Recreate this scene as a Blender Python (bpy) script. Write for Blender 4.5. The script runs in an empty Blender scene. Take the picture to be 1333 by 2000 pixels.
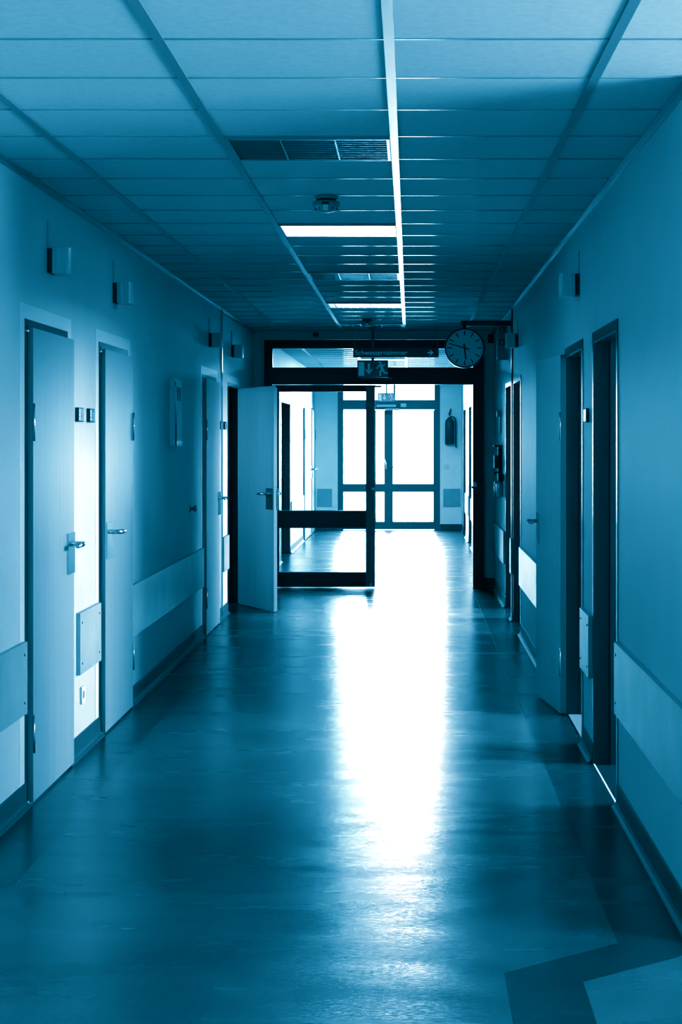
import bpy, bmesh, math, random
from mathutils import Vector, Matrix
random.seed(7)
C = bpy.context.scene.collection
PI = math.pi

# ------------------------------------------------------------------ metres
CAM_H = 1.55          # eye height
XL, XR = -1.627, 0.875  # inner faces of the corridor walls
ZC = 2.67             # suspended ceiling
YP = 16.0             # glazed fire partition
YE = 26.1             # end wall with the exit door
YB = -2.0             # corridor end behind the viewer

# ------------------------------------------------------------------ helpers
class MB:
    def __init__(self):
        self.bm = bmesh.new()
    def box(self, x0, x1, y0, y1, z0, z1, mi=0):
        v = [self.bm.verts.new((x, y, z)) for x in (x0, x1) for y in (y0, y1) for z in (z0, z1)]
        for q in ((0,1,3,2), (4,6,7,5), (0,4,5,1), (2,3,7,6), (0,2,6,4), (1,5,7,3)):
            f = self.bm.faces.new([v[i] for i in q]); f.material_index = mi
        return self
    def poly(self, pts, mi=0):
        f = self.bm.faces.new([self.bm.verts.new(p) for p in pts]); f.material_index = mi
        return self
    def prism(self, pts, d, mi=0):
        """closed outline (3-D points, one plane) pushed along vector d"""
        d = Vector(d); a = [self.bm.verts.new(p) for p in pts]
        b = [self.bm.verts.new(Vector(p) + d) for p in pts]
        n = len(a)
        fs = [self.bm.faces.new(a[::-1]), self.bm.faces.new(b)]
        for i in range(n):
            fs.append(self.bm.faces.new((a[i], a[(i+1) % n], b[(i+1) % n], b[i])))
        for f in fs: f.material_index = mi
        return self
    def tube(self, pts, r, seg=12, mi=0, flat=1.0):
        pts = [Vector(p) for p in pts]; n = len(pts)
        rs = r if isinstance(r, (list, tuple)) else [r] * n
        rings = []; ref = None
        for i in range(n):
            t = (pts[min(i+1, n-1)] - pts[max(i-1, 0)]).normalized()
            if ref is None:
                ref = Vector((0,0,1)) if abs(t.z) < .9 else Vector((1,0,0))
            u = (ref - t * ref.dot(t)).normalized(); w = t.cross(u); ref = u
            rings.append([self.bm.verts.new(pts[i] + (u*math.cos(2*PI*k/seg)*flat + w*math.sin(2*PI*k/seg)) * rs[i]) for k in range(seg)])
        for i in range(n-1):
            for k in range(seg):
                f = self.bm.faces.new((rings[i][k], rings[i][(k+1) % seg], rings[i+1][(k+1) % seg], rings[i+1][k]))
                f.material_index = mi; f.smooth = True
        for c in (rings[0][::-1], rings[-1]):
            f = self.bm.faces.new(c); f.material_index = mi
        return self
    def lathe(self, prof, c, axis='z', seg=32, mi=0):
        """profile of (radius, height) about an axis through c"""
        c = Vector(c); rings = []
        for r, h in prof:
            ring = []
            for k in range(seg):
                a = 2*PI*k/seg; p = (r*math.cos(a), r*math.sin(a), h)
                if axis == 'y': p = (p[0], p[2], p[1])
                if axis == 'x': p = (p[2], p[0], p[1])
                ring.append(self.bm.verts.new(c + Vector(p)))
            rings.append(ring)
        for i in range(len(rings)-1):
            for k in range(seg):
                f = self.bm.faces.new((rings[i][k], rings[i][(k+1) % seg], rings[i+1][(k+1) % seg], rings[i+1][k]))
                f.material_index = mi; f.smooth = True
        for q in (rings[0][::-1], rings[-1]):
            f = self.bm.faces.new(q); f.material_index = mi
        return self
    def bevel(self, w=.004, seg=2):
        es = [e for e in self.bm.edges if len(e.link_faces) == 2 and e.calc_face_angle(0) > .6]
        bmesh.ops.bevel(self.bm, geom=es, offset=w, segments=seg, affect='EDGES', profile=.5, clamp_overlap=True)
        return self
    def build(self, name, mats, parent=None, loc=None, rotz=0):
        bmesh.ops.recalc_face_normals(self.bm, faces=self.bm.faces)
        me = bpy.data.meshes.new(name); self.bm.to_mesh(me); self.bm.free()
        for m in (mats if isinstance(mats, (list, tuple)) else [mats]): me.materials.append(m)
        o = bpy.data.objects.new(name, me); C.objects.link(o)
        if parent: o.parent = parent
        if loc: o.location = loc
        o.rotation_euler = (0, 0, rotz)
        return o

def tag(o, label=None, cat=None, group=None, kind=None):
    if label: o['label'] = label
    if cat: o['category'] = cat
    if group: o['group'] = group
    if kind: o['kind'] = kind
    return o
def empty(name, loc, rotz=0):
    o = bpy.data.objects.new(name, None); C.objects.link(o)
    o.location = loc; o.rotation_euler = (0, 0, rotz); o.empty_display_size = .1
    return o
def text(body, size, name, m, parent, loc, rot, align='LEFT', depth=.001, sx=1.0, bold=0):
    cu = bpy.data.curves.new('t', 'FONT'); cu.body = body; cu.size = size
    cu.align_x = align; cu.align_y = 'CENTER'; cu.extrude = depth; cu.offset = bold
    t = bpy.data.objects.new('t', cu); C.objects.link(t)
    dg = bpy.context.evaluated_depsgraph_get()
    me = bpy.data.meshes.new_from_object(t.evaluated_get(dg))
    bpy.data.objects.remove(t)
    me.name = name; me.materials.clear(); me.materials.append(m)
    o = bpy.data.objects.new(name, me); C.objects.link(o)
    o.parent = parent; o.location = loc; o.rotation_euler = rot; o.scale = (sx, 1, 1)
    return o
def copy_tree(o, parent=None):
    c = o.copy(); C.objects.link(c); c.parent = parent
    for ch in list(o.children): copy_tree(ch, c)
    return c

# ------------------------------------------------------------------ materials
def mat(name, v, rough=.5, metal=0., spec=.5, var=.0, scale=6., bump=0., bscale=80., stretch=(1,1,1), emis=0., rvar=0.):
    m = bpy.data.materials.new(name); m.use_nodes = True
    nt = m.node_tree; N = nt.nodes; L = nt.links; b = N['Principled BSDF']
    col = (v*.93, v*.985, v, 1) if not isinstance(v, tuple) else (*v, 1)
    b.inputs['Base Color'].default_value = col
    b.inputs['Roughness'].default_value = rough; b.inputs['Metallic'].default_value = metal
    b.inputs['Specular IOR Level'].default_value = spec
    if emis:
        b.inputs['Emission Color'].default_value = (*TINT, 1); b.inputs['Emission Strength'].default_value = emis
    tc = N.new('ShaderNodeTexCoord'); mp = N.new('ShaderNodeMapping'); mp.inputs['Scale'].default_value = stretch
    L.new(tc.outputs['Object'], mp.inputs['Vector'])
    nz = N.new('ShaderNodeTexNoise'); nz.inputs['Scale'].default_value = scale; nz.inputs['Detail'].default_value = 6
    L.new(mp.outputs['Vector'], nz.inputs['Vector'])
    if var:
        mx = N.new('ShaderNodeMix'); mx.data_type = 'RGBA'
        mx.inputs['A'].default_value = tuple(c*(1-var) for c in col[:3]) + (1,)
        mx.inputs['B'].default_value = tuple(min(1, c*(1+var)) for c in col[:3]) + (1,)
        rp = N.new('ShaderNodeMapRange'); rp.inputs['From Min'].default_value = .3; rp.inputs['From Max'].default_value = .7
        L.new(nz.outputs['Fac'], rp.inputs['Value']); L.new(rp.outputs['Result'], mx.inputs['Factor'])
        L.new(mx.outputs['Result'], b.inputs['Base Color'])
    if rvar:
        rr = N.new('ShaderNodeMapRange'); rr.inputs['From Min'].default_value = .3; rr.inputs['From Max'].default_value = .7
        rr.inputs['To Min'].default_value = max(.02, rough-rvar); rr.inputs['To Max'].default_value = rough+rvar
        L.new(nz.outputs['Fac'], rr.inputs['Value']); L.new(rr.outputs['Result'], b.inputs['Roughness'])
    if bump:
        n2 = N.new('ShaderNodeTexNoise'); n2.inputs['Scale'].default_value = bscale; n2.inputs['Detail'].default_value = 3
        L.new(mp.outputs['Vector'], n2.inputs['Vector'])
        bp = N.new('ShaderNodeBump'); bp.inputs['Strength'].default_value = bump; bp.inputs['Distance'].default_value = .01
        L.new(n2.outputs['Fac'], bp.inputs['Height']); L.new(bp.outputs['Normal'], b.inputs['Normal'])
    return m
TINT = (.50, .78, 1.0)         # colour of all the light in the place

def glass_mat(name):
    m = bpy.data.materials.new(name); m.use_nodes = True
    nt = m.node_tree; N = nt.nodes; L = nt.links
    for n in list(N): N.remove(n)
    out = N.new('ShaderNodeOutputMaterial'); tr = N.new('ShaderNodeBsdfTransparent'); gl = N.new('ShaderNodeBsdfGlossy')
    tr.inputs['Color'].default_value = (.93, .97, .98, 1); gl.inputs['Roughness'].default_value = .02
    fr = N.new('ShaderNodeFresnel'); fr.inputs['IOR'].default_value = 1.45
    mx = N.new('ShaderNodeMixShader'); L.new(fr.outputs[0], mx.inputs[0]); L.new(tr.outputs[0], mx.inputs[1]); L.new(gl.outputs[0], mx.inputs[2])
    L.new(mx.outputs[0], out.inputs['Surface'])
    return m

def floor_mat(name, v, rough):
    """worn polished linoleum: cloudy colour, scuffs, streaks across the corridor in the gloss"""
    m = bpy.data.materials.new(name); m.use_nodes = True
    nt = m.node_tree; N = nt.nodes; L = nt.links; b = N['Principled BSDF']
    tc = N.new('ShaderNodeTexCoord')
    def noise(sc, st, det=5):
        mp = N.new('ShaderNodeMapping'); mp.inputs['Scale'].default_value = st
        L.new(tc.outputs['Object'], mp.inputs['Vector'])
        n = N.new('ShaderNodeTexNoise'); n.inputs['Scale'].default_value = sc; n.inputs['Detail'].default_value = det
        L.new(mp.outputs['Vector'], n.inputs['Vector']); return n.outputs['Fac']
    def rng(src, a, bb, c, d):
        r = N.new('ShaderNodeMapRange'); r.inputs['From Min'].default_value = a; r.inputs['From Max'].default_value = bb
        r.inputs['To Min'].default_value = c; r.inputs['To Max'].default_value = d
        L.new(src, r.inputs['Value']); return r.outputs['Result']
    def mul(a, bb):
        q = N.new('ShaderNodeMath'); q.operation = 'MULTIPLY'; L.new(a, q.inputs[0]); L.new(bb, q.inputs[1]); return q.outputs[0]
    cloud = rng(noise(1.6, (1,1,1), 8), .3, .7, .62, 1.38)
    speck = rng(noise(260, (1,1,1), 2), .3, .7, .85, 1.15)
    tot = mul(cloud, speck)
    scuff = rng(noise(14, (1,1.3,1), 6), .70, .82, 1., .5)
    tot = mul(tot, scuff)
    cb = N.new('ShaderNodeCombineColor')
    for i, k in enumerate((.90, .98, 1.0)):
        q = N.new('ShaderNodeMath'); q.operation = 'MULTIPLY'; q.inputs[1].default_value = v*k
        L.new(tot, q.inputs[0]); L.new(q.outputs[0], cb.inputs[i])
    L.new(cb.outputs[0], b.inputs['Base Color'])
    streak = rng(noise(3.2, (.4,1.9,1), 4), .25, .75, rough-.06, rough+.06)
    L.new(streak, b.inputs['Roughness'])
    b.inputs['Specular IOR Level'].default_value = .5
    # fine buffing ripples, stronger where the polish is worn
    bp = N.new('ShaderNodeBump'); bp.inputs['Distance'].default_value = .00034
    L.new(noise(1.0, (40,520,40), 1), bp.inputs['Height'])
    L.new(rng(noise(1.0, (2.2,5.5,2), 5), .3, .7, .55, 1.35), bp.inputs['Strength'])
    L.new(bp.outputs['Normal'], b.inputs['Normal'])
    return m

M = {}
M['wall']    = mat('wall_paint', .53, .56, var=.05, scale=2, bump=.02, bscale=220)
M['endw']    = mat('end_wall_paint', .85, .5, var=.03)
M['band']    = mat('white_door_surround_paint', .68, .42, var=.02)
M['ceil']    = mat('mineral_fibre_tile', .50, .9, spec=.2, var=.05, scale=40, bump=.05, bscale=300)
M['rail']    = mat('white_enamel_rail', .22, .30, spec=.6, var=.03)
M['cross']   = mat('enamel_cross_rail', .28, .12, spec=.7, var=.03)
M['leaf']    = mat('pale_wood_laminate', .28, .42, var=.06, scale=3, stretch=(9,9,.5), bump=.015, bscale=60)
M['leaf2']   = mat('sheen_lightened_laminate', .66, .36, var=.06, scale=3, stretch=(9,9,.5), bump=.015, bscale=60)  # lighter copy of the leaf laminate, reflected wall sheen put into its colour
M['board']   = mat('laminate_board', .40, .27, var=.07, scale=5, bump=.02, bscale=40)
M['frame']   = mat('dark_steel_frame', .02, .30, spec=.5, var=.05)
M['black']   = mat('black_painted_profile', .018, .35, var=.1)
M['exitfr']  = mat('grey_metal_profile', .12, .40, var=.05)  # on the exit door frame this grey stands in for window glow over black
M['steel']   = mat('brushed_steel', .62, .25, metal=1., var=.05, scale=30, stretch=(1,1,12))
M['skirt']   = mat('linoleum_skirting', .05, .6, var=.1)
M['dark']    = mat('dark_plastic', .02, .6, var=.1)
M['white']   = mat('white_plastic', .75, .35, var=.02)
M['grey']    = mat('grey_plastic', .24, .35, var=.04)
M['lens']    = mat('ribbed_lamp_cover', .62, .25, var=.05, scale=30, stretch=(1,6,.2))
M['signd']   = mat('dark_sign_face', .045, .4, var=.05)
M['signt']   = mat('sign_lettering', .85, .5, var=.02, emis=.06)  # faint added glow lifts the lettering; the hanging sign has no lamp
M['exitg']   = mat('exit_sign_face', .16, .35, var=.03)
M['exitw']   = mat('exit_sign_pictogram', .75, .35, var=.02, emis=.05)
M['dial']    = mat('clock_dial', .70, .45, var=.02)
M['ext']     = mat('extinguisher_enamel', .05, .3, var=.05)
M['louvre']  = mat('aluminium_louvre', .30, .25, metal=.8, var=.04)
M['lampin']  = mat('luminaire_inside', .10, .5, var=.04)
M['lit']     = mat('lit_tube_cover', .8, .4, var=.02, emis=8.)
M['half']    = mat('dim_tube_cover', .7, .4, var=.06, scale=9, emis=.55)
M['paper']   = mat('printed_sheet', .80, .6, var=.05)
M['photo']   = mat('dark_print', .08, .5, var=.3, scale=30)
M['glass']   = glass_mat('pane_glass')
M['floor']   = floor_mat('linoleum_field', .080, .25)
M['floorb']  = floor_mat('linoleum_border', .036, .25)
M['floorl']  = floor_mat('linoleum_side_passage', .105, .28)
M['seam']    = mat('weld_seam', .075, .35, var=.05)
M['room']    = mat('side_room_paint', .62, .6, var=.03)
M['roomfl']  = mat('side_room_floor', .40, .4, var=.08)
M['darkrm']  = mat('shade_darkened_room_paint', .06, .8, var=.05)  # near-black copy of the side room paint, lack of light put into the colour
M['terrace'] = mat('terrace_concrete', .55, .8, var=.1)

# ------------------------------------------------------------------ openings
# (near y, far y) of every doorway
DL = [(6.49, 7.25), (8.03, 8.80), (12.02, 12.84), (13.67, 14.46), (19.3, 20.75), (23.3, 24.75), (25.0, 25.75)]
DR = [(6.48, 7.33), (7.79, 8.64), (12.15, 13.02), (13.27, 14.06), (21.9, 22.9), (24.2, 25.2)]
HEAD = 2.035
TH = .26

def wall_run(name, x0, x1, y0, y1, openings, label, m='wall'):
    b = MB(); y = y0
    for a, e in openings:
        b.box(x0, x1, y, a, 0, ZC+.05); b.box(x0, x1, a, e, HEAD, ZC+.05); y = e
    b.box(x0, x1, y, y1, 0, ZC+.05)
    o = b.build(name, M[m]); return tag(o, label, 'wall', kind='structure')
wall_run('wall_left', XL-TH, XL, YB, YE, DL, 'long painted corridor wall carrying the closed pale doors and the open door')
wall_run('wall_right', XR, XR+TH, 4.72, YE, DR, 'painted corridor wall with the dark doorways and the hanging clock')
b = MB(); b.box(XL-TH, XR+TH, YB-.2, YB, 0, ZC+.05)
tag(b.build('wall_back', M['wall']), 'plain corridor wall behind the viewpoint', 'wall', kind='structure')
b = MB(); b.box(XR, XR+TH, YB, 1.2, 0, ZC+.05)
tag(b.build('wall_near', M['wall']), 'short wall before the side passage', 'wall', kind='structure')
# header and returns round the glazed partition
b = MB()
b.box(XL, -1.52, YP, YP+.14, 0, ZC); b.box(.765, XR, YP, YP+.14, 0, ZC); b.box(-1.52, .765, YP, YP+.14, 2.585, ZC)
tag(b.build('wall_partition', M['wall']), 'narrow dim wall strips around the glazed partition', 'wall', kind='structure')
# end wall
b = MB()
b.box(XL-TH, -1.235, YE, YE+.25, 0, ZC+.05); b.box(.505, XR+TH, YE, YE+.25, 0, ZC+.05); b.box(-1.235, .505, YE, YE+.25, 2.60, ZC+.05)
tag(b.build('wall_end', M['endw']), 'end wall of the corridor around the bright glazed exit door', 'wall', kind='structure')

# ------------------------------------------------------------------ floor
SX0, SX1 = -1.375, .64
b = MB()
b.poly([(SX0,YB,0), (.272,YB,0), (.272,4.458,0), (.637,4.72,0), (SX1,YE+.3,0), (SX0,YE+.3,0)], 0)
b.poly([(XL-TH,YB,0), (SX0,YB,0), (SX0,YE+.3,0), (XL-TH,YE+.3,0)], 1)
b.poly([(.272,YB,0), (.495,YB,0), (.495,4.385,0), (.272,4.458,0)], 1)
b.poly([(.272,4.458,0), (.495,4.385,0), (.79,4.585,0), (XR,4.66,0), (XR,4.72,0), (.637,4.72,0)], 1)
b.poly([(.637,4.72,0), (XR+.0,4.72,0), (XR,YE+.3,0), (SX1,YE+.3,0)], 1)
b.poly([(XR,4.72,0), (XR+TH,4.72,0), (XR+TH,YE+.3,0), (XR,YE+.3,0)], 1)
b.poly([(.495,YB,0), (5,YB,0), (5,4.72,0), (XR,4.72,0), (XR,4.66,0), (.79,4.585,0), (.495,4.385,0)], 2)
b.box(SX1-.002, SX1+.002, 8.5, YP, .0002, .0006, 3)
b.poly([(.493,2.,.0004), (.497,2.,.0004), (.497,4.385,.0004), (.493,4.384,.0004)], 3)
tag(b.build('floor', [M['floor'], M['floorb'], M['floorl'], M['seam']]), 'polished linoleum floor with darker border strips and bright window reflection', 'floor', kind='structure')

# ------------------------------------------------------------------ ceiling
RX = [-1.337, -.705, -.06, .572]
def ceiling(name, y0, y1, label, first):
    b = MB(); b.box(XL-TH, 5 if y0 < 0 else XR+TH, y0, y1, ZC, ZC+.05)
    o = tag(b.build(name, M['ceil']), label, 'ceiling', kind='structure')
    for x in RX:
        r = MB().box(x-.015, x+.015, y0, y1, ZC-.006, ZC+.002).bevel(.002, 1)
        r.build('main_rail', M['rail'], o)
    c = MB(); y = 4.297 + .4603*math.ceil((y0-4.297)/.4603)
    while y < y1-.02:
        c.box(XL, XR, y-.0048, y+.0048, ZC-.0035, ZC+.002); y += .4603
    c.build('cross_rail', M['cross'], o)
    return o
ceiling('ceiling', YB-.2, YP+.02, 'suspended ceiling of wide mineral tiles before the glazed partition', 0)
ceiling('ceiling.001', YP+.12, YE+.3, 'suspended tile ceiling of the far hall seen through the top light', 0)
for i, (x0, x1, y0, lab) in enumerate(((XL, XL+.022, YB, 'left'), (XR-.022, XR, 4.72, 'right'))):
    b = MB()
    b.box(x0, x1, y0, YP, ZC-.006, ZC+.002); b.box(x0 if i == 0 else x1-.003, x0+.003 if i == 0 else x1, y0, YP, ZC-.026, ZC)
    tag(b.build('trim_%d' % (i+1), M['rail']), 'thin pale angle trim where ceiling meets the %s wall' % ('door' if i == 0 else 'clock'), 'trim', kind='structure')
for i, (x0, x1, y) in enumerate(((XL, XL+.012, 13.17), (XR-.012, XR, 13.10))):
    b = MB().box(x0, x1, y, y+.055, 0, ZC).bevel(.003, 2)
    tag(b.build('trim_%d' % (i+3), M['frame' if i == 1 else 'steel']), 'vertical metal joint strip on the %s' % ('door wall between the third door and open door' if i == 0 else 'wall beside the clock'), 'trim', kind='structure')

# ------------------------------------------------------------------ baseboards (coved linoleum)
def baseboard(name, side, y0, y1, openings, label):
    b = MB(); segs = []; y = y0
    for a, e in openings:
        if a > y0 and e < y1: segs.append((y, a-.01)); y = e+.01
    segs.append((y, y1)); s = 1 if side < 0 else -1; x = XL if side < 0 else XR
    prof = [(0,0), (.030,0), (.028,.004), (.016,.010), (.009,.022), (.007,.04), (.006,.095), (.003,.10), (0,.10)]
    for a, e in segs:
        if e-a > .02: b.prism([(x+s*p, a, z) for p, z in prof], (0, e-a, 0))
    return tag(b.build(name, M['skirt']), label, 'baseboard', kind='structure')
baseboard('baseboard_left', -1, YB, YP, DL, 'coved dark skirting along the wall with pale doors')
baseboard('baseboard_right', 1, 4.72, YP, DR, 'coved dark skirting along the wall with dark doorways')
baseboard('baseboard_far_left', -1, YP+.14, YE, DL, 'skirting of the far hall behind the glass')
baseboard('baseboard_far_right', 1, YP+.14, YE, DR, 'skirting of the far hall beyond the opening')
b = MB(); b.box(.505, XR, YE-.02, YE, 0, .10); b.box(XL, -1.235, YE-.02, YE, 0, .10); b.box(.765, XR, YP-.02, YP, 0, .10); b.box(XL, -1.52, YP-.02, YP, 0, .10)
tag(b.build('baseboard_end', M['skirt']), 'dark skirting at the foot of the end wall and partition returns', 'baseboard', kind='structure')

# ------------------------------------------------------------------ doors
def surround(b, side, y0, y1, w=.10):
    x = XL if side < 0 else XR; s = 1 if side < 0 else -1
    xa, xb = sorted((x, x+s*.0015))
    b.box(xa, xb, y0-w, y0, .10, HEAD+w); b.box(xa, xb, y1, y1+w, .10, HEAD+w); b.box(xa, xb, y0, y1, HEAD, HEAD+w)
    return b
def steel_frame(side, y0, y1, m):
    """wrap-round frame lining the wall opening, with a rebate"""
    x = XL if side < 0 else XR; s = 1 if side < 0 else -1; b = MB()
    out = x+s*.004; back = x-s*(TH+.004)
    xa, xb = sorted((out, back)); ra, rb = sorted((x-s*.02, back))
    for (ya, yb) in ((y0, y0+.022), (y1-.022, y1)): b.box(xa, xb, ya, yb, 0, HEAD)
    b.box(xa, xb, y0, y1, HEAD-.022, HEAD)
    for (ya, yb) in ((y0+.022, y0+.036), (y1-.036, y1-.022)):
        ca, cb = sorted((x-s*.075, back)); b.box(ca, cb, ya, yb, 0, HEAD-.022)
    fa, fb = sorted((out, x+s*.0005))
    for (ya, yb) in ((y0-.022, y0), (y1, y1+.022)): b.box(fa, fb, ya, yb, 0, HEAD+.022)
    b.box(fa, fb, y0, y1, HEAD, HEAD+.022)
    return b.bevel(.0025, 2)
def lever_set(leaf, u, side, z=1.058, mirror=1, pw=.14, y0=0.):
    """plate and lever on the leaf face at local y0 pointing along local y = side; arm runs toward -u*mirror"""
    a, e = sorted((y0, y0+side*.008))
    MB().box(u-pw/2, u+pw/2, a, e, z-.14, z+.05).bevel(.003, 2).build('handle_plate', M['steel'], leaf)
    p = [(u, y0+side*.006, z), (u, y0+side*.045, z), (u-mirror*.008, y0+side*.060, z), (u-mirror*.03, y0+side*.066, z), (u-mirror*.125, y0+side*.062, z-.004)]
    MB().tube(p, [.011,.011,.012,.012,.010], 12).build('lever', M['steel'], leaf)
def hinges(leaf, side, y0, zs=(.30, 1.62)):
    for z in zs:
        MB().tube([(.002, y0+side*.003, z-.08), (.002, y0+side*.003, z+.08)], .0055, 10).build('hinge', M['steel'], leaf)
def make_leaf(root, loc, rotz, length, s, t=.018, m='leaf', zt=2.02, rebate=True):
    """leaf in its own axes: runs along +x from the hinge; face at y = 0, thickness toward s"""
    a, e = sorted((0, s*t)); b = MB().box(0, length, a, e, .012, zt)
    if rebate:
        a, e = sorted((s*t, s*(t+.022))); b.box(.02, length-.02, a, e, .012, zt-.015)
    return b.bevel(.0025, 2).build('leaf', M[m], root, loc, rotz)
def door_root(n, y, side, label):
    x = XL if side < 0 else XR
    r = empty('door_%d' % n, (x, y, 0)); tag(r, label, 'door', kind='structure'); return r
def rel(root, p): return (p[0]-root.location.x, p[1]-root.location.y, p[2]-root.location.z)
def sub(root, mb, name, m):
    o = mb.build(name, M[m], root); o.matrix_parent_inverse = Matrix.Translation(root.location).inverted(); return o

# closed pale doors on the left wall: hinge near or far
def closed_left(n, i, hinge, label, front=-1.597, zt=2.02):
    y0, y1 = DL[i]; r = door_root(n, y0, -1, label)
    sub(r, steel_frame(-1, y0, y1, 'frame'), 'frame', 'frame'); sub(r, surround(MB(), -1, y0-.022, y1+.022, .085), 'surround', 'band')
    la, lb = y0+.01, y1+.04
    if hinge == 'near':
        lf = make_leaf(r, rel(r, (front, la, 0)), PI/2, lb-la, 1); s = 1
    else:
        lf = make_leaf(r, rel(r, (front, lb, 0)), -PI/2, lb-la, -1); s = -1
    lever_set(lf, lb-la-.085, -s); hinges(lf, -s, 0)
    return r
closed_left(1, 0, 'near', 'closed pale wood door, first on the door wall, taller in view than all others')
closed_left(2, 1, 'far', 'closed pale wood door, second on the door wall, beyond the white wall piece')
closed_left(3, 2, 'near', 'closed pale wood door beside the metal joint strip on the door wall')
# the opened door by the partition
y0, y1 = DL[3]; r = door_root(4, y0, -1, 'pale wood door standing half open in front of the glazed partition')
sub(r, steel_frame(-1, y0, y1, 'frame'), 'frame', 'frame'); sub(r, surround(MB(), -1, y0-.022, y1+.022, .085), 'surround', 'band')
hx, hy, fx, fy = -1.612, 14.36, -1.215, 13.66
ang = math.atan2(fy-hy, fx-hx); ln = math.hypot(fx-hx, fy-hy)
lf = make_leaf(r, rel(r, (hx, hy, 0)), ang, ln, 1, t=.020)
lever_set(lf, ln-.085, -1); lever_set(lf, ln-.085, 1, y0=.042); hinges(lf, 1, .03)
# far hall, left wall
y0, y1 = DL[4]; r = door_root(5, y0, -1, 'dark open doorway in the far hall seen through the glass leaf')
sub(r, steel_frame(-1, y0, y1, 'frame'), 'frame', 'frame')
closed_left(6, 5, 'near', 'white lit door in the far hall seen through the glass leaf')
closed_left(7, 6, 'far', 'narrow white door next to the end wall in the far hall')

# open doorways on the right wall
RL = ['first dark doorway on the clock wall, with a bright threshold strip',
      'dark doorway with its pale leaf folded back along the clock wall',
      'narrow dark doorway before the joint strip on the clock wall',
      'narrow dark doorway after the joint strip on the clock wall',
      'dark doorway of the far hall just beyond the partition jamb',
      'dark doorway of the far hall next to the end wall']
for i, (y0, y1) in enumerate(DR):
    r = door_root(8+i, y0, 1, RL[i])
    sub(r, steel_frame(1, y0, y1, 'frame'), 'frame', 'frame')
    if i in (0,):
        sub(r, MB().box(XR-.004, XR+.004, y0+.02, y1-.02, .001, .004), 'threshold', 'white')
    if i < 2:
        sub(r, MB().box(XR-.007, XR-.001, y0+.02, y1-.02, HEAD-.034, HEAD-.026).bevel(.002, 2), 'edge_bead', 'steel')
    if i == 1:
        sub(r, MB().box(XR+.01, XR+TH, y0+.03, y1-.03, .001, .006), 'threshold', 'grey')
        hx, hy, fx, fy = .842, 8.60, .760, 9.27
        ln = math.hypot(fx-hx, fy-hy); ang = math.atan2(fy-hy, fx-hx)
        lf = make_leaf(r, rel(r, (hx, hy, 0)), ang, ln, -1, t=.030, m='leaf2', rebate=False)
        MB().box(-.003, -.0002, -.0305, .0005, .012, 2.02).build('edge_shade_strip', M['signd'], lf)  # added dark strip, shades the brightly lit hinge edge by colour
        lever_set(lf, ln-.06, 1, pw=.05); hinges(lf, 1, 0)

# ------------------------------------------------------------------ protection boards
def board(side, y0, y1, label, screws=False):
    x = XL if side < 0 else XR; s = 1 if side < 0 else -1
    r = empty('bumper_rail', (x, y0, .40)); tag(r, label, 'bumper rail', 'bumper boards along the corridor walls')
    n = max(1, round((y1-y0)/1.3)); w = (y1-y0)/n
    for k in range(n):
        a, e = sorted((s*.001, s*.021))
        pn = MB().box(a, e, k*w+.0008, (k+1)*w-.0008, 0, .30).bevel(.0015, 1); pn = pn.build('panel', M['board'], r)
        if screws:
            for yy in (k*w+.05, (k+1)*w-.05):
                for zz in (.05, .25): MB().lathe([(.006, 0), (.006, s*.002), (.003, s*.003)], (s*.021, yy, zz), 'x', 10).build('screw', M['signd'], pn)
    return r
board(-1, 3.9, 6.44, 'pale bumper board before the first closed door', True)
board(-1, 7.47, 7.98, 'short bumper board on the white wall between first and second closed doors', True)
board(-1, 8.88, 11.96, 'long bumper board under the wall case, between second and third closed doors')
board(-1, 13.24, 13.63, 'tiny bumper board between the joint strip and the half open door')
board(1, 4.74, 6.44, 'large bumper board before the first dark doorway on the clock wall', True)
board(1, 7.37, 7.75, 'short bumper board between the two largest dark doorways', True)
board(1, 8.70, 12.10, 'bright white lit bumper board behind the folded-back pale door leaf')
board(1, 13.05, 13.24, 'slim bumper board between the two narrow dark doorways')
board(1, 14.10, 15.9, 'bumper board beside the partition on the clock wall')
board(-1, 20.85, 23.2, 'bumper board in the far hall seen through the glass leaf')
board(1, 22.95, 24.15, 'bright bumper board between the far hall doorways')
board(1, 16.3, 21.85, 'bright bumper board just past the partition jamb')
for x0, x1, lab in ((.56, .85, 'square bumper board on the end wall under the fire extinguisher'), (-1.58, -1.33, 'square bumper board on the end wall near the white doors')):
    tag(MB().box(x0, x1, YE-.021, YE-.001, .40, .70).bevel(.002, 1).build('bumper_rail', M['board']), lab, 'bumper rail', 'bumper boards along the corridor walls')

# ------------------------------------------------------------------ call lamps
def call_lamp(side, y, label, base=True):
    x = XL if side < 0 else XR; s = 1 if side < 0 else -1
    r = empty('call_lamp', (x, y, 2.29)); tag(r, label, 'wall lamp', 'room signal lamps above the doors')
    def bx(a, e, *q): a, e = sorted((s*a, s*e)); return MB().box(a, e, *q)
    bx(.001, .024, 0, .12, .004, .113).bevel(.002, 1).build('base', M['dark'], r)
    # cover with rounded outer face
    pr = [(s*.024, 0, 0), (s*.088, 0, 0), (s*.096, .008, 0), (s*.101, .03, 0), (s*.103, .06, 0), (s*.101, .09, 0), (s*.096, .112, 0), (s*.088, .12, 0), (s*.024, .12, 0)]
    MB().prism(pr, (0, 0, .117)).build('cover', M['lens'], r)
    MB().tube([(s*.046, -.001, .004), (s*.046, -.001, .113)], .0022, 8).build('rib', M['white'], r)
    p = bx(.001, .006, .005, .065, .113, .235).bevel(.001, 1)
    for zz in (.14, .21): p.lathe([(.004, 0), (.004, s*.003)], (s*.006, .035, zz), 'x', 10)
    p.build('mounting_plate', M['wall'], r)
    return r
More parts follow.
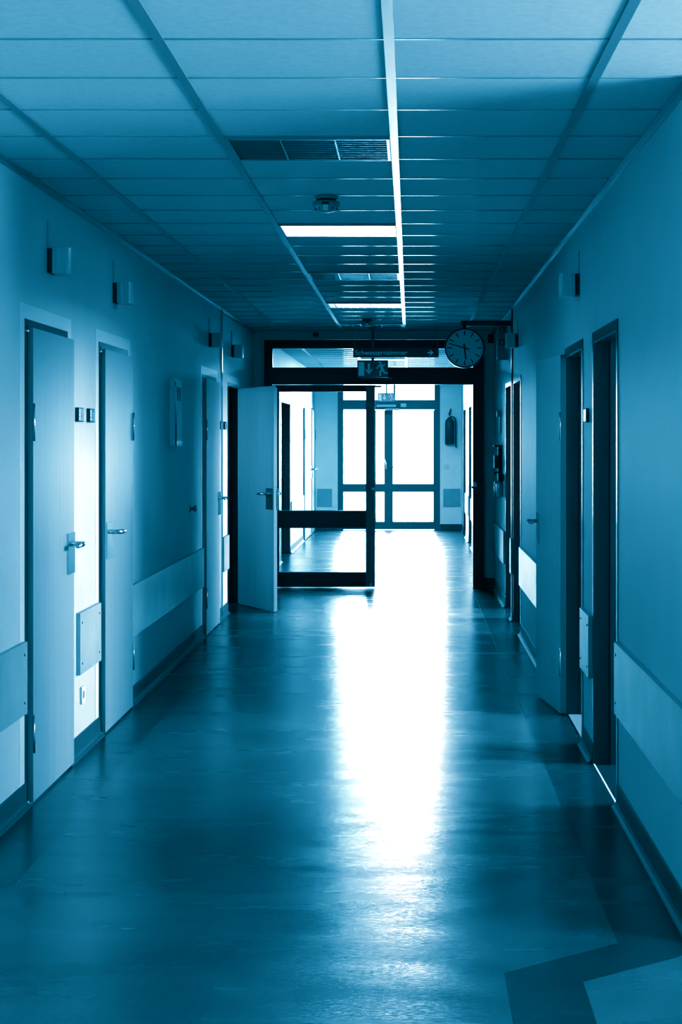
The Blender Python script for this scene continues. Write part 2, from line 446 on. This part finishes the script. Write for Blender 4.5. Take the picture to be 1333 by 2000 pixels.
call_lamp(-1, 6.87, 'pale signal lamp above the first closed door')
call_lamp(-1, 8.387, 'bright signal lamp above the second closed door')
call_lamp(-1, 12.39, 'dim signal lamp above the third closed door, by the joint strip')
call_lamp(-1, 13.95, 'dim signal lamp above the half open door')
call_lamp(1, 7.93, 'pale signal lamp above the dark doorway with folded-back leaf')
call_lamp(1, 12.45, 'dim signal lamp right of the hanging clock')

# ------------------------------------------------------------------ room number plates
def number_plate(side, y, z, label, txt=True, w=.125, h=.068, face='signd'):
    x = XL if side < 0 else XR; s = 1 if side < 0 else -1
    r = empty('room_sign', (x, y, z)); tag(r, label, 'sign', 'room number plates beside the doors')
    a, e = sorted((s*.001, s*.016))
    MB().box(a, e, 0, w, -h/2, h/2).bevel(.002, 1).build('housing', M['dark'], r)
    a, e = sorted((s*.016, s*.0172))
    MB().box(a, e, .004, w-.004, -h/2+.004, h/2-.004).build('face_sheet', M[face], r)
    if txt:
        a, e = sorted((s*.0172, s*.0180)); l = MB()
        for k, (z0, z1) in enumerate(((.010,.026), (-.008,.008), (-.026,-.012))): l.box(a, e, .014, .036, z0, z1)
        l.build('legend_strip', M['white'], r)
        g = MB()
        for (ya, yb, za, zb) in ((.065,.105,.008,.013), (.065,.105,-.024,-.019), (.065,.070,-.024,.013), (.100,.105,-.024,.013), (.078,.093,-.010,.003)):
            g.box(a, e, ya, yb, za, zb)
        g.build('room_symbol', M['grey'], r)
    return r
number_plate(-1, 7.45, 1.668, 'dark room plate next to the first closed door', face='exitg')
number_plate(-1, 7.71, 1.668, 'dark room plate next to the second closed door')
number_plate(-1, 13.05, 1.665, 'tiny room plate at the joint strip beside the third closed door')
number_plate(-1, 13.34, 1.665, 'tiny room plate beside the half open door')
number_plate(1, 7.50, 1.665, 'pale room plate between the two largest dark doorways', txt=False, face='white')

# ------------------------------------------------------------------ luminaires
def luminaire(k, kind, label):
    y0 = 4.297+.4603*k+.010; y1 = y0+.4403; x0, x1 = -.688, -.077
    r = empty('ceiling_light', ((x0+x1)/2, y0, ZC)); tag(r, label, 'ceiling light', 'ceiling luminaires left of the bright rail')
    def bx(*q): return MB().box(q[0]-r.location.x, q[1]-r.location.x, q[2]-y0, q[3]-y0, q[4]-ZC, q[5]-ZC)
    f = bx(x0, x0+.012, y0, y1, ZC-.012, ZC-.001)
    X = r.location.x
    f.box(x1-.012-X, x1-X, 0, y1-y0, -.012, -.001); f.box(x0+.012-X, x1-.012-X, 0, .012, -.012, -.001); f.box(x0+.012-X, x1-.012-X, y1-y0-.012, y1-y0, -.012, -.001)
    f.build('frame', M['rail'], r)
    if kind == 'off':
        bx(x0+.012, x1-.012, y0+.012, y1-.012, ZC-.003, ZC-.001).build('reflector', M['lampin'], r)
        for t in (1, 2):
            x = x0+(x1-x0)*t/3
            bx(x-.003, x+.003, y0+.012, y1-.012, ZC-.011, ZC-.003).build('divider', M['louvre'], r)
        l = MB()
        for q in range(11):
            y = .03+q*.038
            l.box(x0+.012-X, x1-.012-X, y, y+.004, -.0105, -.003)
        l.build('louvre', M['louvre'], r)
    else:
        bx(x0+.012, x1-.012, y0+.012, y1-.012, ZC-.010, ZC-.002).build('diffuser', M['lit' if kind == 'lit' else 'half'], r)
        if kind == 'half':
            l = MB()
            for q in range(9):
                x = x0+.06+q*.06-X; l.box(x, x+.006, .012, y1-y0-.012, -.013, -.010)
            l.build('louvre', M['louvre'], r)
luminaire(3, 'off', 'unlit louvred ceiling light, the largest one in view')
luminaire(8, 'lit', 'brilliant white lit ceiling light behind the large smoke detector')
luminaire(13, 'off', 'unlit louvred ceiling light between the two lit ones')
luminaire(18, 'half', 'dimly lit ceiling light with bright spots, before the small detector')
luminaire(37, 'lit', 'brilliant lit ceiling light of the far hall seen through the top light')
luminaire(23, 'off', 'small unlit ceiling light by the partition header')

def detector(x, y, label):
    r = empty('smoke_detector', (x, y, ZC)); tag(r, label, 'smoke detector', 'smoke detectors on the ceiling')
    MB().lathe([(.052, 0), (.054, -.012), (.050, -.016)], (0,0,-.0005), 'z', 36).build('socket', M['grey'], r)
    MB().lathe([(.046, -.016), (.046, -.026)], (0,0,0), 'z', 36).build('chamber_slot', M['dark'], r)
    MB().lathe([(.050, -.026), (.063, -.030), (.064, -.042), (.058, -.054), (.045, -.068), (.026, -.076), (.008, -.078)], (0,0,0), 'z', 36).build('cover', M['grey'], r)
    MB().box(-.016, .016, -.0655, -.055, -.048, -.037).build('sensor_window', M['dark'], r)
    MB().box(-.012, .012, -.062, -.040, -.072, -.049).bevel(.003, 1).build('clip', M['white'], r)
    for k in range(10):
        a = 2*PI*(k+.5)/10; c = MB().box(.052*math.cos(a)-.003, .052*math.cos(a)+.003, .052*math.sin(a)-.003, .052*math.sin(a)+.003, -.066, -.052)
        c.build('vent_slot', M['dark'], r)
detector(-.388, 7.08, 'large round smoke detector between unlit and brilliant ceiling lights')
detector(-.40, 14.25, 'tiny smoke detector near the partition header')

# ------------------------------------------------------------------ clock on its arm
r = empty('wall_clock', (XR, 13.22, 2.329)); tag(r, 'round double sided station clock hanging from a black arm', 'clock')
cx = .466-XR
MB().box(-.012, -.001, -.035, .035, .15, .27).bevel(.002, 1).build('mounting_plate', M['black'], r)
MB().box(cx-.03, -.012, -.022, .022, .193, .237).bevel(.002, 1).build('arm', M['black'], r)
MB().lathe([(.020, .164), (.014, .178), (.014, .193)], (cx, 0, 0), 'z', 16).build('stem', M['black'], r)
MB().lathe([(.150, -.045), (.166, -.045), (.170, -.038), (.170, .038), (.166, .045), (.150, .045)], (cx, 0, 0), 'y', 64).build('case', M['frame'], r)
for sgn, nm in ((-1, 'dial'),):
    d = MB().lathe([(.158, -.0462), (.158, -.0452)], (cx, 0, 0), 'y', 64).build('dial', M['dial'], r)
    for k in range(60):
        hm = MB(); mm = hm
        a = 2*PI*k/60; c, s = math.cos(a), math.sin(a)
        hw, r0, r1 = (.0048, .108, .148) if k % 5 == 0 else (.0013, .139, .148)
        pts = [(cx+s*q+c*w, -.0470, c*q-s*w) for q, w in ((r0,-hw), (r1,-hw), (r1,hw), (r0,hw))]
        hm.prism(pts, (0, .0010, 0)).build('hour_mark' if k % 5 == 0 else 'minute_mark', M['black'], d)
def hand(ang, back, ln, w0, w1, y, nm):
    c, s = math.cos(ang), math.sin(ang)
    MB().prism([(cx+s*q+c*w, y, c*q-s*w) for q, w in ((-back,-w0), (ln,-w1), (ln,w1), (-back,w0))], (0, .0015, 0)).build(nm, M['black'], r)
hand(math.radians(174), .035, .100, .0075, .006, -.0495, 'hour_hand')
hand(math.radians(286), .040, .138, .0055, .0038, -.0520, 'minute_hand')

# ------------------------------------------------------------------ hanging signs
r = empty('direction_sign', (-.13, 13.83, 2.325)); tag(r, 'long dark hanging sign reading Schwesternzimmer with an arrow', 'sign')
MB().box(-.385, .385, -.012, .012, -.042, .042).bevel(.002, 1).build('panel', M['signd'], r)
text('Schwesternzimmer', .062, 'lettering', M['signt'], r, (-.368, -.0128, -.002), (PI/2, 0, 0), sx=.985)
MB().prism([(.285,-.0135,.006), (.318,-.0135,.006), (.302,-.0135,.024), (.312,-.0135,.024), (.338,-.0135,0), (.312,-.0135,-.024), (.302,-.0135,-.024), (.318,-.0135,-.006), (.285,-.0135,-.006)], (0, .0012, 0)).build('arrow', M['signt'], r)
for x in (-.375, .375): MB().tube([(x, 0, .040), (x, 0, ZC-2.325)], .0015, 6).build('wire', M['grey'], r)

def running_man(s):
    """outlines of the exit pictogram, unit height about 1, facing left-down stride"""
    P = {}
    body = [((-.02,.28), (.10,-.06), .085), ((.10,-.06), (.17,-.12), .06), ((-.02,.26), (-.20,.16), .05), ((-.20,.16), (-.27,.02), .045), ((.04,.26), (.20,.20), .05), ((.20,.20), (.26,.32), .04),
            ((.08,-.08), (-.06,-.24), .065), ((-.06,-.24), (-.04,-.48), .055), ((.12,-.08), (.26,-.28), .06), ((.26,-.28), (.44,-.30), .05)]
    return body
def exit_sign(name, c, w, h, label, t=.03, arrow=True, hang=None, faces='exitg', marks='exitw'):
    r = empty(name, c); tag(r, label, 'exit sign', 'emergency exit signs with running man')
    MB().box(-w/2, w/2, -t/2, t/2, -h/2, h/2).bevel(.003, 1).build('housing', M['exitfr'], r)
    MB().box(-w/2+.006, w/2-.006, -t/2-.001, -t/2, -h/2+.006, h/2-.006).build('face_sheet', M[faces], r)
    y = -t/2-.0024
    MB().box(-w*.46, -w*.28, y, y+.0012, -h*.40, h*.38).build('door_symbol', M[marks], r)
    ax = -w*.10; q = h
    MB().prism([(ax-.018*q/.18,y,.30*q), (ax+.018*q/.18*.2,y,.30*q), (ax+.018*q/.18*.2,y,-.12*q), (ax+.16*q,y,.03*q), (ax+.16*q,y,-.09*q), (ax-.04*q,y,-.32*q), (ax-.24*q,y,-.09*q), (ax-.24*q,y,.03*q), (ax-.018*q/.18,y,-.12*q)], (0,.0012,0)).build('arrow', M[marks], r)
    m = MB(); mx = w*.27; sc = h*.86
    for (p, e, wd) in running_man(1):
        p = Vector(p)*sc; e = Vector(e)*sc; d = (e-p).normalized(); n = Vector((-d.y, d.x))*wd*sc; p -= d*wd*sc*.4; e += d*wd*sc*.4
        m.prism([(mx+v.x, y, v.y) for v in (p-n, e-n, e+n, p+n)], (0, .0012, 0))
    m.lathe([(.085*sc, 0), (.085*sc, .0012)], (mx-.05*sc, y, .40*sc), 'y', 16)
    m.build('running_figure', M[marks], r)
    if hang:
        MB().tube([(0, 0, h/2-.002), (0, 0, hang-c[2])], .014, 12).build('rod', M['exitfr'], r)
        MB().lathe([(.05, hang-c[2]-.001), (.05, hang-c[2]-.02), (.02, hang-c[2]-.03)], (0,0,0), 'z', 20).build('rose', M['exitfr'], r)
    return r
exit_sign('exit_sign', (-.375, 15.3, 2.247), .305, .172, 'exit sign hanging on a rod under the Schwesternzimmer sign', hang=ZC)
exit_sign('exit_sign', (-.385, 24.8, 2.222), .285, .135, 'small bright exit sign over the glazed exit door', t=.02, hang=ZC, faces='grey', marks='white')

# flag sign with room numbers
r = empty('flag_sign', (XR, 13.75, 2.41)); tag(r, 'flag sign with room numbers 13 and 12 beside the clock', 'sign')
MB().box(-.098, -.001, -.012, .012, -.155, .155).bevel(.002, 1).build('panel', M['grey'], r)
text('13', .074, 'upper_number', M['black'], r, (-.056, -.0128, .115), (PI/2, 0, 0), 'CENTER', bold=.0015)
text('12', .074, 'lower_number', M['black'], r, (-.056, -.0128, .0), (PI/2, 0, 0), 'CENTER', bold=.0015)

# ------------------------------------------------------------------ small wall fittings
r = empty('wall_case', (XL, 10.36, 1.50)); tag(r, 'flat glazed display case with a printed sheet on the door wall', 'display case')
MB().box(.001, .040, 0, .30, 0, .45).bevel(.004, 2).build('back_box', M['white'], r)
MB().tube([(.042, .006, .0), (.042, .006, .40), (.036, .006, .44)], .007, 10).build('edge_bead', M['steel'], r)
MB().box(.040, .042, .03, .27, .04, .42).build('sheet', M['paper'], r)
MB().box(.042, .043, .06, .24, .31, .40).build('print', M['photo'], r)
MB().box(.040, .046, .02, .28, .012, .032).build('lower_bead', M['white'], r)
r = empty('door_stop', (XL, 11.32, 1.035)); tag(r, 'small dark round knob on the door wall below the display case', 'door stop')
MB().lathe([(.026, -.002), (.026, .006), (.012, .010), (.012, .03)], (0,0,0), 'x', 20).build('base', M['steel'], r)
MB().lathe([(.020, .03), (.024, .036), (.024, .046), (.016, .052)], (0,0,0), 'x', 20).build('buffer', M['grey'], r)
r = empty('wall_socket', (XL, 7.60, .285)); tag(r, 'white power socket under the short board between first doors', 'socket')
MB().box(.001, .010, -.042, .042, -.042, .042).bevel(.003, 2).build('plate', M['white'], r)
MB().lathe([(.020, .010), (.020, .0108)], (0,0,0), 'x', 24).build('insert', M['grey'], r)
r = empty('light_switch', (.62, YE, 1.07)); tag(r, 'small square switch on the end wall below the extinguisher', 'switch')
MB().box(-.042, .042, -.010, -.001, -.042, .042).bevel(.003, 2).build('plate', M['white'], r)
MB().box(-.028, .028, -.013, -.010, -.028, .028).bevel(.002, 1).build('rocker', M['white'], r)
for c, lab in (((-.985, YP, 2.635), 'small black box on the header above the top light'), ((.835, YP, 2.60), 'small black box on the header beside the clock')):
    r = empty('door_alarm', c); tag(r, lab, 'alarm')
    MB().box(-.028, .028, -.03, -.001, -.022 if c[0] < 0 else -.055, .022 if c[0] < 0 else .04).bevel(.003, 1).build('housing', M['dark'], r)
    MB().box(-.012, .012, -.033, -.03, -.010, .010).build('button', M['frame'], r)

# dispensers in the corner by the partition
r = empty('paper_dispenser', (XR, 14.60, 1.36)); tag(r, 'slim dark towel dispenser on the clock wall by the partition', 'dispenser')
MB().box(-.038, .002, .02, .20, -.20, .125).bevel(.006, 2).build('body', M['dark'], r)
MB().box(-.078, -.001, -.01, .22, .115, .132).bevel(.004, 1).build('lid', M['dark'], r)
MB().box(-.074, -.030, 0, .20, -.09, .03).bevel(.006, 2).build('front_cover', M['dark'], r)
r = empty('notice_plate', (XR, 14.75, 1.74)); tag(r, 'small pale notice plate above the towel dispenser', 'sign')
MB().box(-.012, .002, 0, .20, -.14, .08).bevel(.002, 1).build('panel', M['board'], r)
MB().box(-.045, -.012, -.002, .03, .02, .085).bevel(.002, 1).build('clip', M['grey'], r)
r = empty('soap_dispenser', (XR, 14.30, 1.10)); tag(r, 'bright metal soap dispenser under the dark towel dispenser', 'dispenser')
MB().lathe([(.030, -.10), (.044, -.09), (.046, .03), (.040, .05), (.020, .055)], (-.048, .05, 0), 'z', 24).build('bottle', M['steel'], r)
MB().box(-.055, .002, .01, .09, .055, .12).bevel(.004, 1).build('bracket', M['dark'], r)
MB().tube([(-.048, .05, .12), (-.048, .05, .135), (-.075, .035, .138), (-.09, .025, .125)], .008, 8).build('pump_lever', M['dark'], r)

# fire extinguisher
r = empty('fire_extinguisher', (.665, YE, 1.46)); tag(r, 'dark fire extinguisher hung on the end wall right of the exit door', 'fire extinguisher')
MB().lathe([(.045, -.01), (.078, 0), (.078, .36), (.070, .40), (.035, .44), (.022, .45)], (0, -.09, 0), 'z', 28).build('cylinder', M['ext'], r)
MB().tube([(0, -.09, .45), (0, -.09, .49)], .020, 12).build('valve', M['steel'], r)
MB().prism([(-.015,-.09,.49), (.015,-.09,.49), (.035,-.09,.60), (.015,-.09,.60), (-.015,-.09,.52)], (0, .02, 0)).build('grip', M['dark'], r)
MB().tube([(.02,-.09,.47), (.085,-.09,.45), (.105,-.09,.36), (.105,-.09,.05), (.11,-.09,-.06)], .010, 10).build('hose', M['dark'], r)
MB().box(-.05, .05, -.012, .002, .05, .38).build('bracket', M['steel'], r)
MB().lathe([(.020, 0), (.020, .012), (.012, .016)], (-.085, -.09, .075), 'y', 16).build('gauge', M['white'], r)

# ------------------------------------------------------------------ glazed fire partition
r = empty('door_14', (-.38, YP, 0)); tag(r, 'black framed glazed partition with a closed glass leaf and an open passage', 'door', kind='structure')
def pb(*q): return MB().box(*q)
fr = MB()
ya, yb = YP-.03, YP+.05
fr.box(-1.52, -1.435, ya, yb, 0, 2.58); fr.box(.652, .765, ya, yb, 0, 2.58); fr.box(-1.435, .652, ya, yb, 2.489, 2.58); fr.box(-1.435, .652, ya, yb, 2.115, 2.291)
fr.bevel(.004, 1); f = sub(r, fr, 'frame', 'black')
sub(r, pb(-1.437, .654, YP+.006, YP+.012, 2.289, 2.491), 'top_light_pane', 'glass')
lf = MB(); ya, yb = YP-.025, YP+.03
lf.box(-1.432, -1.365, ya, yb, .008, 2.11)
for z0, z1 in ((2.041, 2.11), (.622, .803), (.008, .163)): lf.box(-1.365, -.464, ya, yb, z0, z1)
lf.bevel(.003, 1); o = sub(r, lf, 'leaf', 'black')
MB().box(-.464, -.368, ya, yb, .008, 2.11).bevel(.003, 1).build('meeting_stile', M['grey'], o)  # lighter grey than the leaf, window glow put into the stile's colour
for z0, z1 in ((.803, 2.041), (.163, .622)):
    g = MB().box(-1.367, -.462, YP, YP+.006, z0-.002, z1+.002).build('pane', M['glass'], o)
    g.matrix_parent_inverse = Matrix()
g = MB().box(-.40, -.376, YP-.10, YP-.025, 1.02, 1.045).bevel(.004, 1).build('leaf_handle', M['steel'], o)
sub(r, pb(-.51, -.19, YP-.075, YP-.03, 2.165, 2.188).bevel(.004, 1), 'door_closer', 'exitfr')
sub(r, pb(-.475, -.30, YP-.06, YP-.03, 2.085, 2.104).bevel(.003, 1), 'closer_rail', 'exitfr')
sub(r, pb(.652, .69, YP-.036, YP-.03, 1.05, 1.10), 'strike_plate', 'steel')
sub(r, pb(.640, .652, YP-.03, YP+.02, 1.035, 1.055), 'latch', 'dark')
sub(r, pb(-.42, -.40, YP-.055, YP-.03, .012, .05).bevel(.003, 1), 'floor_bolt', 'steel')

# ------------------------------------------------------------------ glazed exit door
r = empty('door_15', (-.3, YE, 0)); tag(r, 'brilliantly backlit glazed exit door with side light at the corridor end', 'door', kind='structure')
K = .0087
def PX(x): return (x-802)*K
def PZ(y): return CAM_H+(857-y)*K
fr = MB(); ya, yb = YE+.03, YE+.11
L0, R0 = -1.235, .505
fr.box(L0, PX(671), ya, yb, 0, 2.6); fr.box(PX(849), R0, ya, yb, 0, 2.6)
fr.box(PX(671), PX(849), ya, yb, PZ(800), PZ(781)); fr.box(PX(671), PX(849), ya, yb, 2.52, 2.6)
fr.box(PX(716), PX(733), ya, yb, 0, PZ(800)); fr.box(PX(769), PX(773), ya, yb, PZ(781), 2.52)
fr.bevel(.005, 1); sub(r, fr, 'frame', 'exitfr')
sl = MB()
for z0, z1 in ((PZ(961), PZ(945)), (0.008, PZ(1019))): sl.box(PX(671), PX(716), ya, yb, z0, z1)
sub(r, sl, 'side_rail', 'exitfr')
lf = MB(); ya2, yb2 = YE+.02, YE+.09
lf.box(PX(733), PX(735), ya2, yb2, .008, PZ(801)); lf.box(PX(751), PX(768), ya2, yb2, .008, PZ(801)); lf.box(PX(847), PX(849), ya2, yb2, .008, PZ(801))
for z0, z1 in ((PZ(961), PZ(945)), (.008, PZ(1019))): lf.box(PX(735), PX(751), ya2, yb2, z0, z1); lf.box(PX(768), PX(847), ya2, yb2, z0, z1)
o = sub(r, lf, 'leaf', 'exitfr')
for x0, x1 in ((735, 751), (768, 847)):
    for z0, z1 in ((PZ(945), PZ(801)), (PZ(1019), PZ(961))):
        MB().box(PX(x0)-.003, PX(x1)+.003, YE+.05, YE+.056, z0-.003, z1+.003).build('pane', M['glass'], o)
MB().tube([(PX(753), YE+.02, 1.20), (PX(753), YE-.03, 1.20), (PX(755), YE-.035, 1.13), (PX(756), YE-.03, 1.04), (PX(756), YE+.02, 1.03)], .011, 10).build('pull_handle', M['steel'], o)
MB().tube([(PX(764), YE+.02, 1.075), (PX(764), YE-.03, 1.075), (PX(778), YE-.035, 1.07)], .010, 10).build('lever', M['steel'], o)
for x0, x1, z0, z1 in ((671, 716, PZ(945), PZ(801)), (671, 716, PZ(1019), PZ(961)), (671, 769, PZ(781), 2.52), (773, 849, PZ(781), 2.52)):
    sub(r, MB().box(PX(x0)-.003, PX(x1)+.003, YE+.065, YE+.071, z0-.003, z1+.003), 'pane', 'glass')
sub(r, pb(PX(736), PX(774), YE-.03, YE+.03, PZ(795), PZ(790)).bevel(.003, 1), 'door_closer', 'white')
sub(r, pb(PX(783), PX(794), YE-.02, YE+.03, PZ(795), PZ(788)).bevel(.003, 1), 'closer_box', 'white')
sub(r, pb(PX(753), PX(780), YE-.03, YE+.02, PZ(801.5), PZ(797.5)).bevel(.003, 1), 'closer_rail', 'white')

# outside
b = MB().box(-12, 12, YE+.3, YE+25, -.25, -.06); tag(b.build('terrace', M['terrace']), 'pale terrace outside the exit door', 'terrace', kind='structure')
b = MB().box(-6, 6, YE+2.6, YE+2.75, -.06, .05); b.box(-.11, -.07, YE+2.58, YE+2.60, -.06, .05)
tag(b.build('terrace_kerb', M['terrace']), 'low pale kerb at the terrace edge outside the exit door', 'kerb', kind='structure')

# ------------------------------------------------------------------ side rooms (only their doorways show)
def room(x0, x1, y0, y1, name, label, m='room', fl='roomfl', win=True, z1=ZC):
    b = MB(); t = .06; out = x1 if x1 > 0 else x0; s = 1 if x1 > 0 else -1
    b.box(x0, x1, y0-t, y0, 0, z1, 0); b.box(x0, x1, y1, y1+t, 0, z1, 0); b.box(x0, x1, y0-t, y1+t, z1, z1+t, 0)
    b.box(x0, x1, y0-t, y1+t, -.06, -.002, 1)
    a, e = sorted((out, out+s*t))
    b.box(a, e, y0-t, y1+t, -.06, z1+t, 0)
    return tag(b.build(name, [M[m], M[fl]]), label, 'room', kind='structure')
room(XR+TH, 4.0, 5.3, 7.5, 'wall_side_1', 'side room behind the first dark doorway')
room(XR+TH, 4.0, 7.6, 10.6, 'wall_side_2', 'side room behind the doorway with folded-back leaf')
room(XR+TH, 4.0, 10.8, 13.10, 'wall_side_3', 'side room behind the doorway before the joint strip')
room(XR+TH, 4.0, 13.2, 15.8, 'wall_side_4', 'side room behind the doorway after the joint strip')
room(XR+TH, 4.0, 20.6, 25.6, 'wall_side_5', 'side room off the far hall')
room(-3.6, XL-TH, 13.3, 15.6, 'wall_side_6', 'dark painted room behind the half open door', 'darkrm', 'darkrm')
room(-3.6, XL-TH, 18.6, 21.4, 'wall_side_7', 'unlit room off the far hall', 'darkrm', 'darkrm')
b = MB(); b.box(XR+TH, 5, 4.72, 4.80, 0, ZC); b.box(XR+TH, 5, 1.1, 1.2, 0, ZC); b.box(5, 5.1, 1.1, 4.8, 0, ZC)
tag(b.build('wall_passage', M['wall']), 'walls of the side passage beside the viewpoint', 'wall', kind='structure')

# ------------------------------------------------------------------ light
def area(name, loc, rot, sx, sy, e):
    l = bpy.data.lights.new(name, 'AREA'); l.shape = 'RECTANGLE'; l.size = sx; l.size_y = sy; l.energy = e; l.color = TINT
    o = bpy.data.objects.new(name, l); C.objects.link(o); o.location = loc; o.rotation_euler = rot; return o
# daylight at the windows of the side rooms, facing the corridor (-x) and coming down from the sky
W = (0, PI/2-.30, 0)
def day(y, e, wd=1.5, x=3.9, z=2.05, h=1.1, rot=W):
    o = area('window_daylight', (x, y, z), rot, h, wd, e); o.data.spread = math.radians(115); return o
day(6.75, 215, 1.3); day(8.4, 250, 1.5); day(12.3, 170, 1.5); day(13.85, 330, 1.1); day(23.3, 150, 3.6)
day(13.9, 18, 1.2, -3.5, 1.6, 1.2, (0, -PI/2+.3, 0))  # added lamp in the dark room, brightens the half open leaf
area('passage_daylight', (4.9, 3.0, 1.35), (0, PI/2, 0), 1.5, 2.2, 540)
p = area('exit_door_portal', ((L0+R0)/2, YE+.14, 1.30), (-PI/2, 0, 0), 1.74, 2.6, 1); p.data.cycles.is_portal = True
area('sky_at_exit_door', ((L0+R0)/2, YE+1.2, 1.5), (-PI/2+.12, 0, 0), 2.4, 2.8, 450)
area('far_hall_tubes', (-.38, 21.55, 2.64), (0, 0, 0), .55, .40, 170)
area('corridor_fill', (-.4, -.2, 2.60), (0, 0, 0), 1.2, .4, 8)  # added ambient fill behind the viewpoint, no fixture there

w = bpy.data.worlds.new('overcast_sky'); bpy.context.scene.world = w; w.use_nodes = True
bg = w.node_tree.nodes['Background']; bg.inputs['Color'].default_value = (*TINT, 1); bg.inputs['Strength'].default_value = 33.0

# ------------------------------------------------------------------ camera
F = 3000.0
cd = bpy.data.cameras.new('camera'); cam = bpy.data.objects.new('camera', cd); C.objects.link(cam)
cam.location = (0, 0, CAM_H); cam.rotation_euler = (PI/2, 0, 0)
cd.sensor_fit = 'VERTICAL'; cd.sensor_height = 36; cd.sensor_width = 24; cd.lens = F/2000*36
cd.shift_x = (666.5-802)/2000; cd.shift_y = -(1000-857)/2000
cd.clip_end = 200
bpy.context.scene.camera = cam

# ------------------------------------------------------------------ film grade: one global blue duotone
sc = bpy.context.scene
sc.cycles.max_bounces = 10; sc.cycles.diffuse_bounces = 5; sc.cycles.glossy_bounces = 5; sc.cycles.transparent_max_bounces = 12
sc.cycles.sample_clamp_indirect = 6; sc.cycles.use_denoising = True
sc.cycles.caustics_reflective = False; sc.cycles.caustics_refractive = False
vs = sc.view_settings; vs.view_transform = 'Standard'; vs.look = 'None'; vs.exposure = 0; vs.gamma = 1
TONES = [(0,8,14), (0,24,36), (0,48,66), (0,72,98), (5,90,120), (18,108,143), (42,130,168), (72,150,187), (108,170,205), (150,197,224), (196,222,239), (232,243,250), (254,255,255)]
def lin(c): c /= 255; return c/12.92 if c <= .04045 else ((c+.055)/1.055)**2.4
vs.use_curve_mapping = True
cmap = vs.curve_mapping; cmap.extend = 'HORIZONTAL'
for ch in range(3):
    cv = cmap.curves[ch]; pts = [(0., 0.)]
    for t in TONES:
        lum = .2126*lin(t[0])+.7152*lin(t[1])+.0722*lin(t[2])
        pts.append((lum**.88*TINT[ch], lin(t[ch])))
    pts.append((1.0, 1.0) if pts[-1][0] < .999 else None)
    pts = [q for q in pts if q]
    cv.points[0].location = pts[0]; cv.points[1].location = pts[-1]
    for q in pts[1:-1]: cv.points.new(*q)
    for q in cv.points: q.handle_type = 'VECTOR'
cmap.update()
